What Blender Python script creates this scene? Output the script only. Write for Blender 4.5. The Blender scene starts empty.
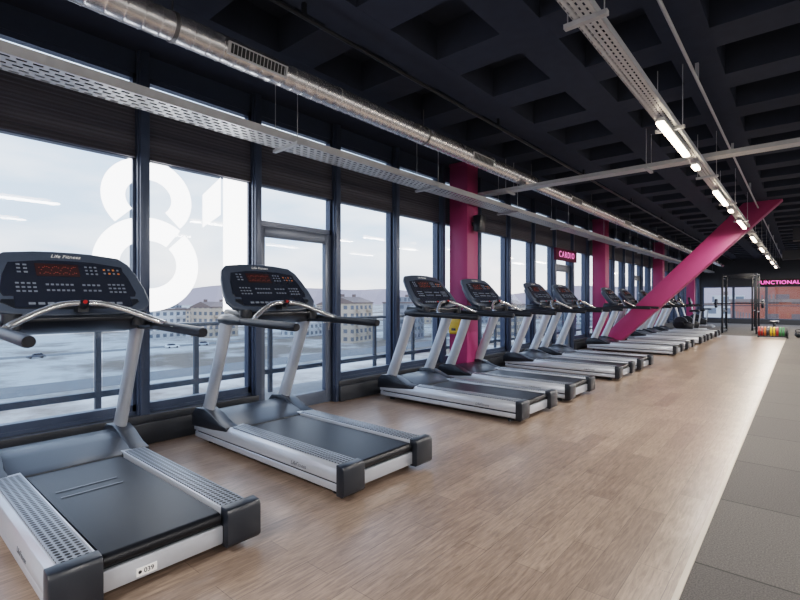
import bpy, bmesh, math, random
from mathutils import Vector, Matrix
random.seed(7)
S = bpy.context.scene
COL = S.collection
S.view_settings.view_transform = 'Filmic'
S.view_settings.look = 'Medium High Contrast'
S.view_settings.exposure = 0.30

# ------------------------------------------------------------------ helpers
def lin(c):
    c = c/255.0
    return c/12.92 if c <= 0.04045 else ((c+0.055)/1.055)**2.4
def rgb(r, g, b): return (lin(r), lin(g), lin(b), 1.0)

def mat(name, col, rough=0.5, metal=0.0, var=0.12, scale=30.0, bump=0.0, emit=None, es=0.0, coat=0.0, spec=None, stretch=None):
    m = bpy.data.materials.new(name); m.use_nodes = True
    nt = m.node_tree; N = nt.nodes; L = nt.links
    p = N['Principled BSDF']
    p.inputs['Roughness'].default_value = rough
    p.inputs['Metallic'].default_value = metal
    if coat: p.inputs['Coat Weight'].default_value = coat
    if spec is not None: p.inputs['Specular IOR Level'].default_value = spec
    tc = N.new('ShaderNodeTexCoord'); mp = N.new('ShaderNodeMapping')
    L.new(tc.outputs['Object'], mp.inputs['Vector'])
    if stretch: mp.inputs['Scale'].default_value = stretch
    no = N.new('ShaderNodeTexNoise'); no.inputs['Scale'].default_value = scale; no.inputs['Detail'].default_value = 3
    L.new(mp.outputs['Vector'], no.inputs['Vector'])
    mx = N.new('ShaderNodeMix'); mx.data_type = 'RGBA'
    a = tuple(c*(1-var) for c in col[:3])+(1,); b = tuple(min(1, c*(1+var)) for c in col[:3])+(1,)
    mx.inputs['A'].default_value = a; mx.inputs['B'].default_value = b
    L.new(no.outputs['Fac'], mx.inputs['Factor'])
    L.new(mx.outputs['Result'], p.inputs['Base Color'])
    if bump:
        bp = N.new('ShaderNodeBump'); bp.inputs['Strength'].default_value = bump; bp.inputs['Distance'].default_value = 0.01
        L.new(no.outputs['Fac'], bp.inputs['Height']); L.new(bp.outputs['Normal'], p.inputs['Normal'])
    if emit:
        p.inputs['Emission Color'].default_value = emit; p.inputs['Emission Strength'].default_value = es
    return m

def finish(bm, name, mats, parent=None, bevel=0.0, segs=2, smooth=35, label=None, category=None, kind=None, group=None, loc=None):
    bmesh.ops.recalc_face_normals(bm, faces=bm.faces)
    if bevel > 0:
        ed = [e for e in bm.edges if len(e.link_faces) == 2 and e.calc_face_angle(0) > math.radians(30)]
        bmesh.ops.bevel(bm, geom=ed, offset=bevel, segments=segs, affect='EDGES', profile=0.5, clamp_overlap=True)
    me = bpy.data.meshes.new(name); bm.to_mesh(me); bm.free()
    me.polygons.foreach_set('use_smooth', [True]*len(me.polygons))
    me.set_sharp_from_angle(angle=math.radians(smooth))
    for m in (mats if isinstance(mats, (list, tuple)) else [mats]): me.materials.append(m)
    o = bpy.data.objects.new(name, me); COL.objects.link(o)
    if parent: o.parent = parent
    if loc: o.location = loc
    tag(o, label, category, kind, group)
    return o
def tag(o, label=None, category=None, kind=None, group=None):
    if label: o['label'] = label
    if category: o['category'] = category
    if kind: o['kind'] = kind
    if group: o['group'] = group
def empty(name, loc, label, category, group=None):
    o = bpy.data.objects.new(name, None); o.location = loc; o.empty_display_size = 0.2
    COL.objects.link(o); tag(o, label, category, None, group); return o
def copy_tree(root, loc):
    n = root.copy(); COL.objects.link(n); n.location = loc
    allobjs = list(bpy.data.objects)
    def rec(a, b):
        for ch in [c for c in allobjs if c.parent == a]:
            k = ch.copy(); COL.objects.link(k); k.parent = b
            rec(ch, k)
    rec(root, n)
    return n

def box(bm, x0, x1, y0, y1, z0, z1, mi=0):
    vs = [bm.verts.new(p) for p in [(x0,y0,z0),(x1,y0,z0),(x1,y1,z0),(x0,y1,z0),(x0,y0,z1),(x1,y0,z1),(x1,y1,z1),(x0,y1,z1)]]
    for f in [(0,3,2,1),(4,5,6,7),(0,1,5,4),(1,2,6,5),(2,3,7,6),(3,0,4,7)]:
        bm.faces.new([vs[i] for i in f]).material_index = mi
def prism(bm, pts, a0, a1, axis='y', mi=0):
    def P(p, a):
        if axis == 'y': return (p[0], a, p[1])
        if axis == 'x': return (a, p[0], p[1])
        return (p[0], p[1], a)
    A = [bm.verts.new(P(p, a0)) for p in pts]; B = [bm.verts.new(P(p, a1)) for p in pts]
    n = len(pts)
    bm.faces.new(A).material_index = mi; bm.faces.new(B[::-1]).material_index = mi
    for i in range(n):
        bm.faces.new([A[i], B[i], B[(i+1) % n], A[(i+1) % n]]).material_index = mi
def cr(pts, n):
    if n <= 1 or len(pts) < 3: return [tuple(p) for p in pts]
    P = [pts[0]]+list(pts)+[pts[-1]]; out = []
    for i in range(1, len(P)-2):
        for k in range(n):
            t = k/n
            out.append(tuple(0.5*((2*b)+(-a+c)*t+(2*a-5*b+4*c-d)*t*t+(-a+3*b-3*c+d)*t**3) for a, b, c, d in zip(P[i-1], P[i], P[i+1], P[i+2])))
    out.append(tuple(pts[-1])); return out
def tube(bm, pts, r, seg=12, n=6, mi=0, ratio=1.0, up=(0, 1, 0)):
    if not isinstance(r, (list, tuple)): r = [r]*len(pts)
    q = cr([tuple(p)+(rr,) for p, rr in zip(pts, r)], n)
    C = [Vector(p[:3]) for p in q]; R = [p[3] for p in q]; rings = []
    for i, c in enumerate(C):
        t = (C[min(i+1, len(C)-1)]-C[max(i-1, 0)]).normalized()
        u = Vector(up)
        if abs(u.dot(t)) > 0.95: u = Vector((0, 0, 1)) if abs(t.z) < 0.9 else Vector((1, 0, 0))
        a = (u-t*u.dot(t)).normalized(); b = t.cross(a)
        rings.append([bm.verts.new(c+a*(R[i]*math.cos(2*math.pi*k/seg))+b*(R[i]*ratio*math.sin(2*math.pi*k/seg))) for k in range(seg)])
    for A, B in zip(rings, rings[1:]):
        for k in range(seg):
            bm.faces.new([A[k], A[(k+1) % seg], B[(k+1) % seg], B[k]]).material_index = mi
    bm.faces.new(rings[0]).material_index = mi; bm.faces.new(rings[-1][::-1]).material_index = mi
def text_obj(name, body, size, M, material, parent=None, extrude=0.001, align='CENTER', bold=0.0, shear=0.0, spacing=1.0, **kw):
    cu = bpy.data.curves.new(name, 'FONT'); cu.body = body; cu.size = size; cu.extrude = extrude; cu.offset = bold
    cu.align_x = align; cu.align_y = 'CENTER'; cu.resolution_u = 3; cu.shear = shear; cu.space_character = spacing
    t = bpy.data.objects.new(name+'_tmp', cu); COL.objects.link(t)
    bpy.context.view_layer.update()
    me = bpy.data.meshes.new_from_object(t.evaluated_get(bpy.context.evaluated_depsgraph_get()))
    bpy.data.objects.remove(t); me.transform(M); me.materials.clear(); me.materials.append(material)
    o = bpy.data.objects.new(name, me); COL.objects.link(o)
    if parent: o.parent = parent
    tag(o, **kw); return o
def basis(origin, u, v):
    u = Vector(u); v = Vector(v); n = u.cross(v)
    return Matrix(((u.x, v.x, n.x, origin[0]), (u.y, v.y, n.y, origin[1]), (u.z, v.z, n.z, origin[2]), (0, 0, 0, 1)))

# ------------------------------------------------------------------ camera
YAW = math.atan(402/468); CY, SY = math.cos(YAW), math.sin(YAW); H = 1.34
cam = bpy.data.cameras.new('camera'); co = bpy.data.objects.new('camera', cam); COL.objects.link(co)
co.location = (0, 0, H); co.rotation_euler = (math.pi/2, 0, YAW)
cam.sensor_width = 36; cam.lens = 468/800*36; cam.clip_end = 5000; cam.clip_start = 0.05
S.camera = co
def away(px, d, z=0):   # distant place by bearing and distance
    r = (px-400)/468*d
    return (r*CY-d*SY, r*SY+d*CY, z)

# ------------------------------------------------------------------ world
w = bpy.data.worlds.new('sky'); S.world = w; w.use_nodes = True
N = w.node_tree.nodes; L = w.node_tree.links
bg = N['Background']; tc = N.new('ShaderNodeTexCoord'); sp = N.new('ShaderNodeSeparateXYZ')
L.new(tc.outputs['Generated'], sp.inputs[0])
ra = N.new('ShaderNodeValToRGB'); L.new(sp.outputs['Z'], ra.inputs[0])
ra.color_ramp.elements[0].position = 0.0; ra.color_ramp.elements[0].color = (0.95, 0.88, 0.84, 1)
ra.color_ramp.elements[1].position = 0.5; ra.color_ramp.elements[1].color = (0.60, 0.73, 0.92, 1)
e = ra.color_ramp.elements.new(0.12); e.color = (0.80, 0.86, 0.93, 1)
no = N.new('ShaderNodeTexNoise'); no.inputs['Scale'].default_value = 3.0; no.inputs['Detail'].default_value = 6
mp = N.new('ShaderNodeMapping'); mp.inputs['Scale'].default_value = (1, 1, 4); L.new(tc.outputs['Generated'], mp.inputs[0]); L.new(mp.outputs[0], no.inputs['Vector'])
mx = N.new('ShaderNodeMix'); mx.data_type = 'RGBA'; mx.blend_type = 'MULTIPLY'; mx.inputs['Factor'].default_value = 1.0
cr2 = N.new('ShaderNodeValToRGB'); L.new(no.outputs['Fac'], cr2.inputs[0])
cr2.color_ramp.elements[0].position = 0.38; cr2.color_ramp.elements[0].color = (0.58, 0.68, 0.82, 1)
cr2.color_ramp.elements[1].position = 0.64; cr2.color_ramp.elements[1].color = (1.0, 1.0, 1.0, 1)
L.new(ra.outputs[0], mx.inputs['A']); L.new(cr2.outputs[0], mx.inputs['B'])
L.new(mx.outputs['Result'], bg.inputs['Color']); bg.inputs['Strength'].default_value = 2.2

# ------------------------------------------------------------------ materials
M_black = mat('black_plastic', rgb(28, 33, 41), 0.33, 0, 0.1, 60)
M_cons = mat('console_plastic', rgb(62, 72, 87), 0.36, 0, 0.08, 60)
M_black2 = mat('black_gloss', rgb(32, 38, 50), 0.25, 0, 0.08, 20)
M_grip = mat('black_rubber_grip', rgb(27, 31, 39), 0.42, 0, 0.15, 200, 0.1)
M_silver = mat('silver_painted', rgb(184, 190, 200), 0.28, 0.45, 0.04, 40)
M_chrome = mat('brushed_steel', rgb(205, 208, 212), 0.22, 0.85, 0.06, 80)
M_belt = mat('running_belt', rgb(13, 16, 22), 0.40, 0, 0.2, 300, 0.04, spec=0.35)
M_mag = mat('magenta_paint', rgb(152, 54, 102), 0.5, 0, 0.05, 6)
M_ceil = mat('dark_ceiling', rgb(54, 61, 76), 0.85, 0, 0.15, 8, 0.1, spec=0.2)
M_frame = mat('facade_frame', rgb(66, 78, 98), 0.33, 0.2, 0.1, 20)
M_wallg = mat('dark_wall', rgb(50, 55, 64), 0.7, 0, 0.1, 5)
M_walll = mat('light_wall', rgb(215, 215, 215), 0.7, 0, 0.05, 5)
M_base = mat('skirting', rgb(46, 50, 57), 0.5, 0, 0.1, 20)
M_rod = mat('threaded_rod', rgb(120, 122, 126), 0.4, 0.6, 0.1, 100)
M_white = mat('white_label', rgb(235, 235, 235), 0.5, 0, 0.02)
M_greytxt = mat('grey_print', rgb(88, 92, 100), 0.5)
M_whitetxt = mat('white_print', rgb(235, 238, 240), 0.5, 0, 0.02)
M_led = mat('red_led', rgb(190, 70, 50), 0.4, emit=(1, 0.25, 0.12, 1), es=0.25)
M_disp = mat('display_glass', rgb(52, 36, 38), 0.15, 0, 0.05)
M_key = mat('keys', rgb(112, 122, 136), 0.45)
M_keyo = mat('orange_keys', rgb(205, 120, 60), 0.45)
M_red = mat('red_plastic', rgb(165, 42, 40), 0.4)
M_yel = mat('yellow_rubber', rgb(215, 170, 45), 0.5)
M_grn = mat('green_rubber', rgb(60, 125, 80), 0.5)
M_ora = mat('orange_rubber', rgb(200, 100, 48), 0.5)
M_lamp = mat('lamp_diffuser', (1, 1, 1, 1), 0.5, 0, 0, emit=(1, 0.80, 0.58, 1), es=15)
M_lamph = mat('lamp_housing', rgb(205, 205, 205), 0.4, 0.2)
M_alu = mat('aluminium_strip', rgb(160, 149, 138), 0.45, 0.2, 0.04)
M_slab = mat('balcony_concrete', rgb(140, 142, 144), 0.8, 0, 0.2, 4)

def foot_pad_mat():
    m = mat('foot_pad', rgb(120, 125, 132), 0.42, 0.2, 0.05)
    nt = m.node_tree; N = nt.nodes; L = nt.links; p = N['Principled BSDF']
    tc = N.new('ShaderNodeTexCoord'); v = N.new('ShaderNodeTexVoronoi'); v.voronoi_dimensions = '2D'; v.inputs['Scale'].default_value = 34; v.inputs['Randomness'].default_value = 0
    L.new(tc.outputs['Object'], v.inputs['Vector'])
    r = N.new('ShaderNodeValToRGB'); r.color_ramp.elements[0].position = 0.34; r.color_ramp.elements[0].color = rgb(14, 18, 25)
    r.color_ramp.elements[1].position = 0.41; r.color_ramp.elements[1].color = rgb(130, 139, 152)
    L.new(v.outputs['Distance'], r.inputs[0]); L.new(r.outputs[0], p.inputs['Base Color']); return m
M_pad = foot_pad_mat()
M_duct = mat('spiral_duct', rgb(226, 227, 230), 0.27, 0.85, 0.05, 3)

def perf_mat(name, col, rot, bw=0.09, rh=0.06, ms=0.016):
    m = mat(name, col, 0.4, 0.3, 0.1, 12)
    nt = m.node_tree; N = nt.nodes; L = nt.links; p = N['Principled BSDF']; out = N['Material Output']
    tc = N.new('ShaderNodeTexCoord'); mp = N.new('ShaderNodeMapping'); mp.inputs['Rotation'].default_value = (0, 0, rot)
    br = N.new('ShaderNodeTexBrick'); L.new(tc.outputs['Object'], mp.inputs[0]); L.new(mp.outputs[0], br.inputs['Vector'])
    br.inputs['Scale'].default_value = 1.0; br.inputs['Brick Width'].default_value = bw; br.inputs['Row Height'].default_value = rh
    br.inputs['Mortar Size'].default_value = ms; br.inputs['Mortar Smooth'].default_value = 0.0
    tr = N.new('ShaderNodeBsdfTransparent'); mx = N.new('ShaderNodeMixShader')
    L.new(br.outputs['Fac'], mx.inputs[0]); L.new(tr.outputs[0], mx.inputs[1]); L.new(p.outputs[0], mx.inputs[2]); L.new(mx.outputs[0], out.inputs[0])
    return m
M_perf_y = perf_mat('perforated_steel', rgb(205, 208, 212), math.pi/2)
M_perf_n = perf_mat('perforated_steel_narrow', rgb(205, 208, 212), math.pi/2, 0.06, 0.035, 0.011)
M_perf_x = perf_mat('perforated_steel_cross', rgb(205, 208, 212), 0, 0.07, 0.05, 0.016)
M_galv = mat('galvanised_steel', rgb(190, 193, 198), 0.4, 0.4, 0.12, 12)

def glass_mat(name, tint):
    m = bpy.data.materials.new(name); m.use_nodes = True; N = m.node_tree.nodes; L = m.node_tree.links
    N.remove(N['Principled BSDF']); out = N['Material Output']
    t = N.new('ShaderNodeBsdfTransparent'); t.inputs[0].default_value = tint
    g = N.new('ShaderNodeBsdfGlossy'); g.inputs['Roughness'].default_value = 0.02
    f = N.new('ShaderNodeLayerWeight'); f.inputs['Blend'].default_value = 0.5
    pw = N.new('ShaderNodeMath'); pw.operation = 'POWER'; pw.inputs[1].default_value = 5; L.new(f.outputs['Facing'], pw.inputs[0])
    ml = N.new('ShaderNodeMath'); ml.operation = 'MULTIPLY_ADD'; ml.inputs[1].default_value = 0.45; ml.inputs[2].default_value = 0.03; L.new(pw.outputs[0], ml.inputs[0])
    x = N.new('ShaderNodeMixShader'); L.new(ml.outputs[0], x.inputs[0]); L.new(t.outputs[0], x.inputs[1]); L.new(g.outputs[0], x.inputs[2]); L.new(x.outputs[0], out.inputs[0])
    return m
M_glass = glass_mat('window_glass', (0.96, 0.975, 0.985, 1))
M_glassb = glass_mat('balustrade_glass', (0.86, 0.90, 0.93, 1))

def blind_mat():
    m = mat('blind_slats', rgb(46, 42, 48), 0.6)
    N = m.node_tree.nodes; L = m.node_tree.links; p = N['Principled BSDF']
    tc = N.new('ShaderNodeTexCoord'); wv = N.new('ShaderNodeTexWave'); wv.bands_direction = 'Z'; wv.inputs['Scale'].default_value = 9
    L.new(tc.outputs['Object'], wv.inputs['Vector'])
    r = N.new('ShaderNodeValToRGB'); r.color_ramp.elements[0].color = rgb(50, 50, 59); r.color_ramp.elements[1].color = rgb(68, 68, 79)
    L.new(wv.outputs['Fac'], r.inputs[0]); L.new(r.outputs[0], p.inputs['Base Color']); return m
M_blind = blind_mat()

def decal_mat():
    m = bpy.data.materials.new('white_vinyl_glow'); m.use_nodes = True; N = m.node_tree.nodes; L = m.node_tree.links
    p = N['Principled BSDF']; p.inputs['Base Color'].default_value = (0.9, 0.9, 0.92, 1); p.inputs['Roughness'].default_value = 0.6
    p.inputs['Emission Color'].default_value = (0.98, 0.99, 1, 1); p.inputs['Emission Strength'].default_value = 4.2  # added glow stands in for backlight, keeps the vinyl whiter than the sky
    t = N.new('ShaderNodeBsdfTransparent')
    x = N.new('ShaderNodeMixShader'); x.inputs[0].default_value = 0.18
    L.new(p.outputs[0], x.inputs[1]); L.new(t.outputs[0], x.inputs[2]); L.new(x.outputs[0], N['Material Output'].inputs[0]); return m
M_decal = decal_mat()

def wood_mat():
    m = bpy.data.materials.new('vinyl_oak_planks'); m.use_nodes = True; N = m.node_tree.nodes; L = m.node_tree.links
    p = N['Principled BSDF']; p.inputs['Roughness'].default_value = 0.28
    tc = N.new('ShaderNodeTexCoord'); mp = N.new('ShaderNodeMapping'); mp.inputs['Rotation'].default_value = (0, 0, math.pi/2)
    L.new(tc.outputs['Object'], mp.inputs[0])
    br = N.new('ShaderNodeTexBrick'); L.new(mp.outputs[0], br.inputs['Vector']); br.inputs['Scale'].default_value = 1
    br.inputs['Brick Width'].default_value = 1.1; br.inputs['Row Height'].default_value = 0.16; br.inputs['Mortar Size'].default_value = 0.0013
    br.inputs['Color1'].default_value = rgb(149, 131, 118); br.inputs['Color2'].default_value = rgb(130, 113, 102); br.inputs['Mortar'].default_value = rgb(88, 77, 70)
    br.offset = 0.37
    mp2 = N.new('ShaderNodeMapping'); mp2.inputs['Scale'].default_value = (32, 3.0, 1); L.new(tc.outputs['Object'], mp2.inputs[0])
    n1 = N.new('ShaderNodeTexNoise'); n1.inputs['Scale'].default_value = 2.0; n1.inputs['Detail'].default_value = 8; n1.inputs['Roughness'].default_value = 0.68; n1.inputs['Distortion'].default_value = 0.6; L.new(mp2.outputs[0], n1.inputs['Vector'])
    r = N.new('ShaderNodeValToRGB'); r.color_ramp.elements[0].position = 0.36; r.color_ramp.elements[0].color = (0.60, 0.58, 0.565, 1); r.color_ramp.elements[1].position = 0.64; r.color_ramp.elements[1].color = (1.2, 1.19, 1.18, 1)
    L.new(n1.outputs['Fac'], r.inputs[0])
    mx = N.new('ShaderNodeMix'); mx.data_type = 'RGBA'; mx.blend_type = 'MULTIPLY'; mx.inputs['Factor'].default_value = 0.9
    L.new(br.outputs['Color'], mx.inputs['A']); L.new(r.outputs[0], mx.inputs['B'])
    n2 = N.new('ShaderNodeTexNoise'); n2.inputs['Scale'].default_value = 2.5; n2.inputs['Detail'].default_value = 6; L.new(tc.outputs['Object'], n2.inputs['Vector'])
    r2 = N.new('ShaderNodeMapRange'); L.new(n2.outputs['Fac'], r2.inputs['Value']); r2.inputs['From Min'].default_value = .3; r2.inputs['From Max'].default_value = .7; r2.inputs['To Min'].default_value = .88; r2.inputs['To Max'].default_value = 1.1
    mx2 = N.new('ShaderNodeMix'); mx2.data_type = 'RGBA'; mx2.blend_type = 'MULTIPLY'; mx2.inputs['Factor'].default_value = 1
    L.new(mx.outputs['Result'], mx2.inputs['A']); L.new(r2.outputs[0], mx2.inputs['B']); L.new(mx2.outputs['Result'], p.inputs['Base Color'])
    b = N.new('ShaderNodeBump'); b.inputs['Strength'].default_value = 0.08; b.inputs['Distance'].default_value = 0.003; L.new(n1.outputs['Fac'], b.inputs['Height']); L.new(b.outputs[0], p.inputs['Normal'])
    return m
def rubber_mat():
    m = bpy.data.materials.new('grey_rubber_tiles'); m.use_nodes = True; N = m.node_tree.nodes; L = m.node_tree.links
    p = N['Principled BSDF']; p.inputs['Roughness'].default_value = 0.7; p.inputs['Specular IOR Level'].default_value = 0.3
    tc = N.new('ShaderNodeTexCoord'); mp = N.new('ShaderNodeMapping'); mp.inputs['Location'].default_value = (0.43, 0.2, 0); L.new(tc.outputs['Object'], mp.inputs[0])
    br = N.new('ShaderNodeTexBrick'); L.new(mp.outputs[0], br.inputs['Vector']); br.inputs['Scale'].default_value = 1; br.offset = 0
    br.inputs['Brick Width'].default_value = 1.0; br.inputs['Row Height'].default_value = 1.0; br.inputs['Mortar Size'].default_value = 0.007
    br.inputs['Color1'].default_value = rgb(82, 79, 77); br.inputs['Color2'].default_value = rgb(73, 70, 69); br.inputs['Mortar'].default_value = rgb(38, 37, 37)
    n1 = N.new('ShaderNodeTexNoise'); n1.inputs['Scale'].default_value = 130; n1.inputs['Detail'].default_value = 3; L.new(tc.outputs['Object'], n1.inputs['Vector'])
    r = N.new('ShaderNodeValToRGB'); r.color_ramp.elements[0].position = 0.40; r.color_ramp.elements[0].color = (0.62, 0.62, 0.62, 1); r.color_ramp.elements[1].position = 0.62; r.color_ramp.elements[1].color = (1.3, 1.28, 1.26, 1)
    L.new(n1.outputs['Fac'], r.inputs[0])
    mx = N.new('ShaderNodeMix'); mx.data_type = 'RGBA'; mx.blend_type = 'MULTIPLY'; mx.inputs['Factor'].default_value = 1.0
    L.new(br.outputs['Color'], mx.inputs['A']); L.new(r.outputs[0], mx.inputs['B']); L.new(mx.outputs['Result'], p.inputs['Base Color']); return m
M_wood = wood_mat(); M_rub = rubber_mat()

# ------------------------------------------------------------------ room shell
WX = -4.75; Y0 = -5.0; Y1 = 33.0; XR = 9.0; ZC = 3.66; ZS = 3.98; BORD = -0.43; YW = 21.6
def st(bm, name, m, label, cat, **k): return finish(bm, name, m, label=label, category=cat, kind='structure', **k)
bm = bmesh.new(); box(bm, -4.9, BORD, Y0, YW, -0.2, 0); st(bm, 'floor', M_wood, 'brown-grey oak-look vinyl plank floor', 'floor')
bm = bmesh.new(); box(bm, BORD, XR, Y0, Y1, -0.2, 0); box(bm, -4.9, BORD, YW, Y1, -0.2, 0); st(bm, 'floor', M_rub, 'speckled grey rubber tile gym floor', 'floor')
bm = bmesh.new(); box(bm, BORD-0.013, BORD+0.013, Y0, YW, 0.0, 0.005); st(bm, 'trim_1', M_alu, 'pale metal strip between plank and rubber flooring', 'floor trim')
# ceiling (waffle slab)
bm = bmesh.new()
box(bm, -4.9, XR, Y0, Y1, ZS, ZS+0.15)
XS = -3.72
box(bm, -4.9, XS, Y0, Y1, ZC, ZS)
x = XS+0.68
while x < XR:
    box(bm, x, x+0.36, Y0, Y1, ZC, ZS); x += 1.04
y = Y0+0.03
while y < Y1:
    box(bm, XS, XR, y, y+0.40, ZC+0.001, ZS); y += 1.08
st(bm, 'ceiling', M_ceil, 'dark grey coffered concrete waffle ceiling', 'ceiling')
# facade grid
G0 = 1.76; DY = 1.2
i0 = -5; i1 = 26
doors = {1, 8, 14, 20}
bm = bmesh.new()
box(bm, -4.88, -4.72, Y0, Y1, 3.46, ZC)
for i in range(i0, i1):
    if i in doors: continue
    box(bm, -4.88, -4.72, G0+i*DY, G0+(i+1)*DY, 0, 0.30)
box(bm, -4.88, -4.72, Y0, G0+i0*DY, 0, 3.46); box(bm, -4.88, -4.72, G0+i1*DY, Y1, 0, 3.46)
st(bm, 'wall_left', M_frame, 'dark framed facade wall around the window row', 'wall')
for run in [(i0, 1), (2, 8), (9, 14), (15, 20), (21, i1)]:
    bm = bmesh.new(); box(bm, -4.72, -4.60, G0+run[0]*DY, G0+run[1]*DY, 0, 0.20)
    box(bm, -4.72, -4.63, G0+run[0]*DY, G0+run[1]*DY, 0.20, 0.27)
    st(bm, 'baseboard_left', M_base, 'dark stepped skirting below the windows', 'baseboard', bevel=0.006)
for i in range(i0, i1+1):
    bm = bmesh.new(); y = G0+i*DY
    box(bm, -4.86, -4.64, y-0.040, y+0.040, 0, ZC); box(bm, -4.70, -4.67, y-0.055, y+0.055, 0, ZC)
    st(bm, 'trim_%d' % (i-i0+2), M_frame, 'dark blue-grey vertical facade mullion', 'mullion', bevel=0.004)
M_door = mat('door_frame_grey', rgb(92, 102, 118), 0.33, 0.2, 0.08, 20)
blind_me = None
for i in range(i0, i1):
    y0 = G0+i*DY+0.045; y1 = G0+(i+1)*DY-0.045; ym = (y0+y1)/2; hw = (y1-y0)/2
    isd = i in doors
    bm = bmesh.new(); f = 0.030; zb = 2.20 if isd else 0.30
    box(bm, -0.04, 0.04, -hw, hw, zb, zb+0.06); box(bm, -0.04, 0.04, -hw, hw, 3.41, 3.46)
    box(bm, -0.04, 0.04, -hw, hw, 2.66, 2.70); box(bm, -0.04, 0.04, -hw, hw, 3.20, 3.25)
    box(bm, -0.04, 0.04, -hw, -hw+f, zb, 3.46); box(bm, -0.04, 0.04, hw-f, hw, zb, 3.46)
    wn = st(bm, 'window_%d' % (i-i0+1), M_frame, 'tall dark-framed window bay with upper transom lights', 'window', loc=(-4.77, ym, 0))
    bm = bmesh.new()
    box(bm, -0.004, 0.004, -hw+f, hw-f, zb+0.06, 2.66); box(bm, -0.004, 0.004, -hw+f, hw-f, 2.70, 3.20); box(bm, -0.004, 0.004, -hw+f, hw-f, 3.25, 3.41)
    finish(bm, 'glass', M_glass, parent=wn)
    if isd:
        bm = bmesh.new()
        box(bm, -0.035, 0.035, -hw, -hw+0.10, 0.0, 2.20); box(bm, -0.035, 0.035, hw-0.10, hw, 0.0, 2.20)
        box(bm, -0.035, 0.035, -hw+0.10, hw-0.10, 2.08, 2.20); box(bm, -0.035, 0.035, -hw+0.10, hw-0.10, 0.0, 0.16)
        dr = st(bm, 'door_%d' % (sorted(doors).index(i)+1), M_door, 'grey-framed glazed balcony door', 'door', bevel=0.004, loc=(-4.77, ym, 0))
        bm = bmesh.new(); box(bm, -0.006, 0.006, -hw+0.10, hw-0.10, 0.16, 2.08); finish(bm, 'glass', M_glass, parent=dr)
        bm = bmesh.new(); box(bm, 0.035, 0.043, hw-0.07, hw-0.03, 0.95, 1.15); tube(bm, [(0.043, hw-0.05, 1.05), (0.09, hw-0.05, 1.05), (0.095, hw-0.07, 1.05), (0.095, hw-0.18, 1.05)], 0.01, 8, 3)
        finish(bm, 'handle', M_chrome, parent=dr)
    if blind_me is None:
        bm = bmesh.new(); n = 12
        for s in range(n):
            z = 2.69+s*0.045
            prism(bm, [(-0.008, z), (0.004, z+0.003), (0.006, z+0.043), (-0.004, z+0.041)], -hw+0.02, hw-0.02)
        box(bm, -0.018, 0.018, -hw+0.02, hw-0.02, 2.665, 2.69); box(bm, -0.02, 0.035, -hw+0.01, hw-0.01, 3.22, 3.27)
        b = finish(bm, 'window_blind', M_blind, label='dark slatted blind pulled partly down over a window', category='window blind', group='window blinds', loc=(-4.705, ym, 0))
        blind_me = b
    else:
        b = blind_me.copy(); COL.objects.link(b); b.location = (-4.705, ym, 0)
# other walls
bm = bmesh.new(); box(bm, -4.9, XR, Y1, Y1+0.2, 0, 0.25); box(bm, -4.9, XR, Y1, Y1+0.2, 2.12, ZS); box(bm, -4.9, -4.5, Y1, Y1+0.2, 0.25, 2.12)
st(bm, 'wall_back', M_wallg, 'dark end wall above and below a window band', 'wall')
bm = bmesh.new(); box(bm, XR, XR+0.2, Y0, Y1, 0, ZS); st(bm, 'wall_right', M_walll, 'light grey plain gym wall', 'wall')
bm = bmesh.new(); box(bm, -4.9, XR, Y0-0.2, Y0, 0, ZS); st(bm, 'wall_front', M_walll, 'light grey plain gym wall', 'wall')
for j in range(9):
    xa = -4.5+j*1.5; bm = bmesh.new()
    box(bm, xa, xa+0.06, Y1+0.02, Y1+0.12, 0.25, 2.12); box(bm, xa+1.44, xa+1.5, Y1+0.02, Y1+0.12, 0.25, 2.12)
    box(bm, xa+0.06, xa+1.44, Y1+0.02, Y1+0.12, 0.25, 0.31); box(bm, xa+0.06, xa+1.44, Y1+0.02, Y1+0.12, 2.06, 2.12); box(bm, xa+0.06, xa+1.44, Y1+0.02, Y1+0.12, 1.0, 1.04)
    wn = st(bm, 'window_%d' % (i1-i0+1+j), M_frame, 'dark-framed window in the end wall', 'window')
    bm = bmesh.new(); box(bm, xa+0.06, xa+1.44, Y1+0.06, Y1+0.07, 0.31, 2.06); finish(bm, 'glass', M_glass, parent=wn)

# ------------------------------------------------------------------ columns and brace
for yc in (-0.4, 6.8, 14.0, 21.2, 28.4):
    bm = bmesh.new(); box(bm, -0.18, 0.18, -0.17, 0.17, 0, ZC); box(bm, -0.195, 0.195, -0.185, 0.185, 0, 0.08)
    box(bm, -0.19, 0.19, -0.18, 0.18, ZC-0.06, ZC)
    finish(bm, 'structural_column', M_mag, bevel=0.012, label='square magenta-painted column beside the windows', category='column', group='magenta columns', loc=(-4.40, yc, 0))
bm = bmesh.new()
prism(bm, [(-4.20, 0.0), (-4.02, 0.0), (-0.33, ZC-0.001), (-1.06, ZC-0.001), (-4.20, 0.40)], 13.82, 14.18)
finish(bm, 'diagonal_brace', M_mag, bevel=0.012, label='large slanted magenta-painted structural brace rising to the ceiling', category='brace')
wd_ = empty('wipe_dispenser', (-4.40, 6.63, 0.80), 'small yellow cleaning-wipe dispenser mounted on the magenta column', 'dispenser')
bm = bmesh.new(); prism(bm, [(-0.14, 0), (-0.12, -0.03), (0, -0.03), (0, .22), (-0.10, .22), (-0.14, .18)], -0.10, 0.10, 'x'); finish(bm, 'dispenser_body', M_yel, parent=wd_, bevel=.01)
bm = bmesh.new(); box(bm, -.04, .04, -.146, -.12, .03, .07); finish(bm, 'dispenser_slot', M_black, parent=wd_)

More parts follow.
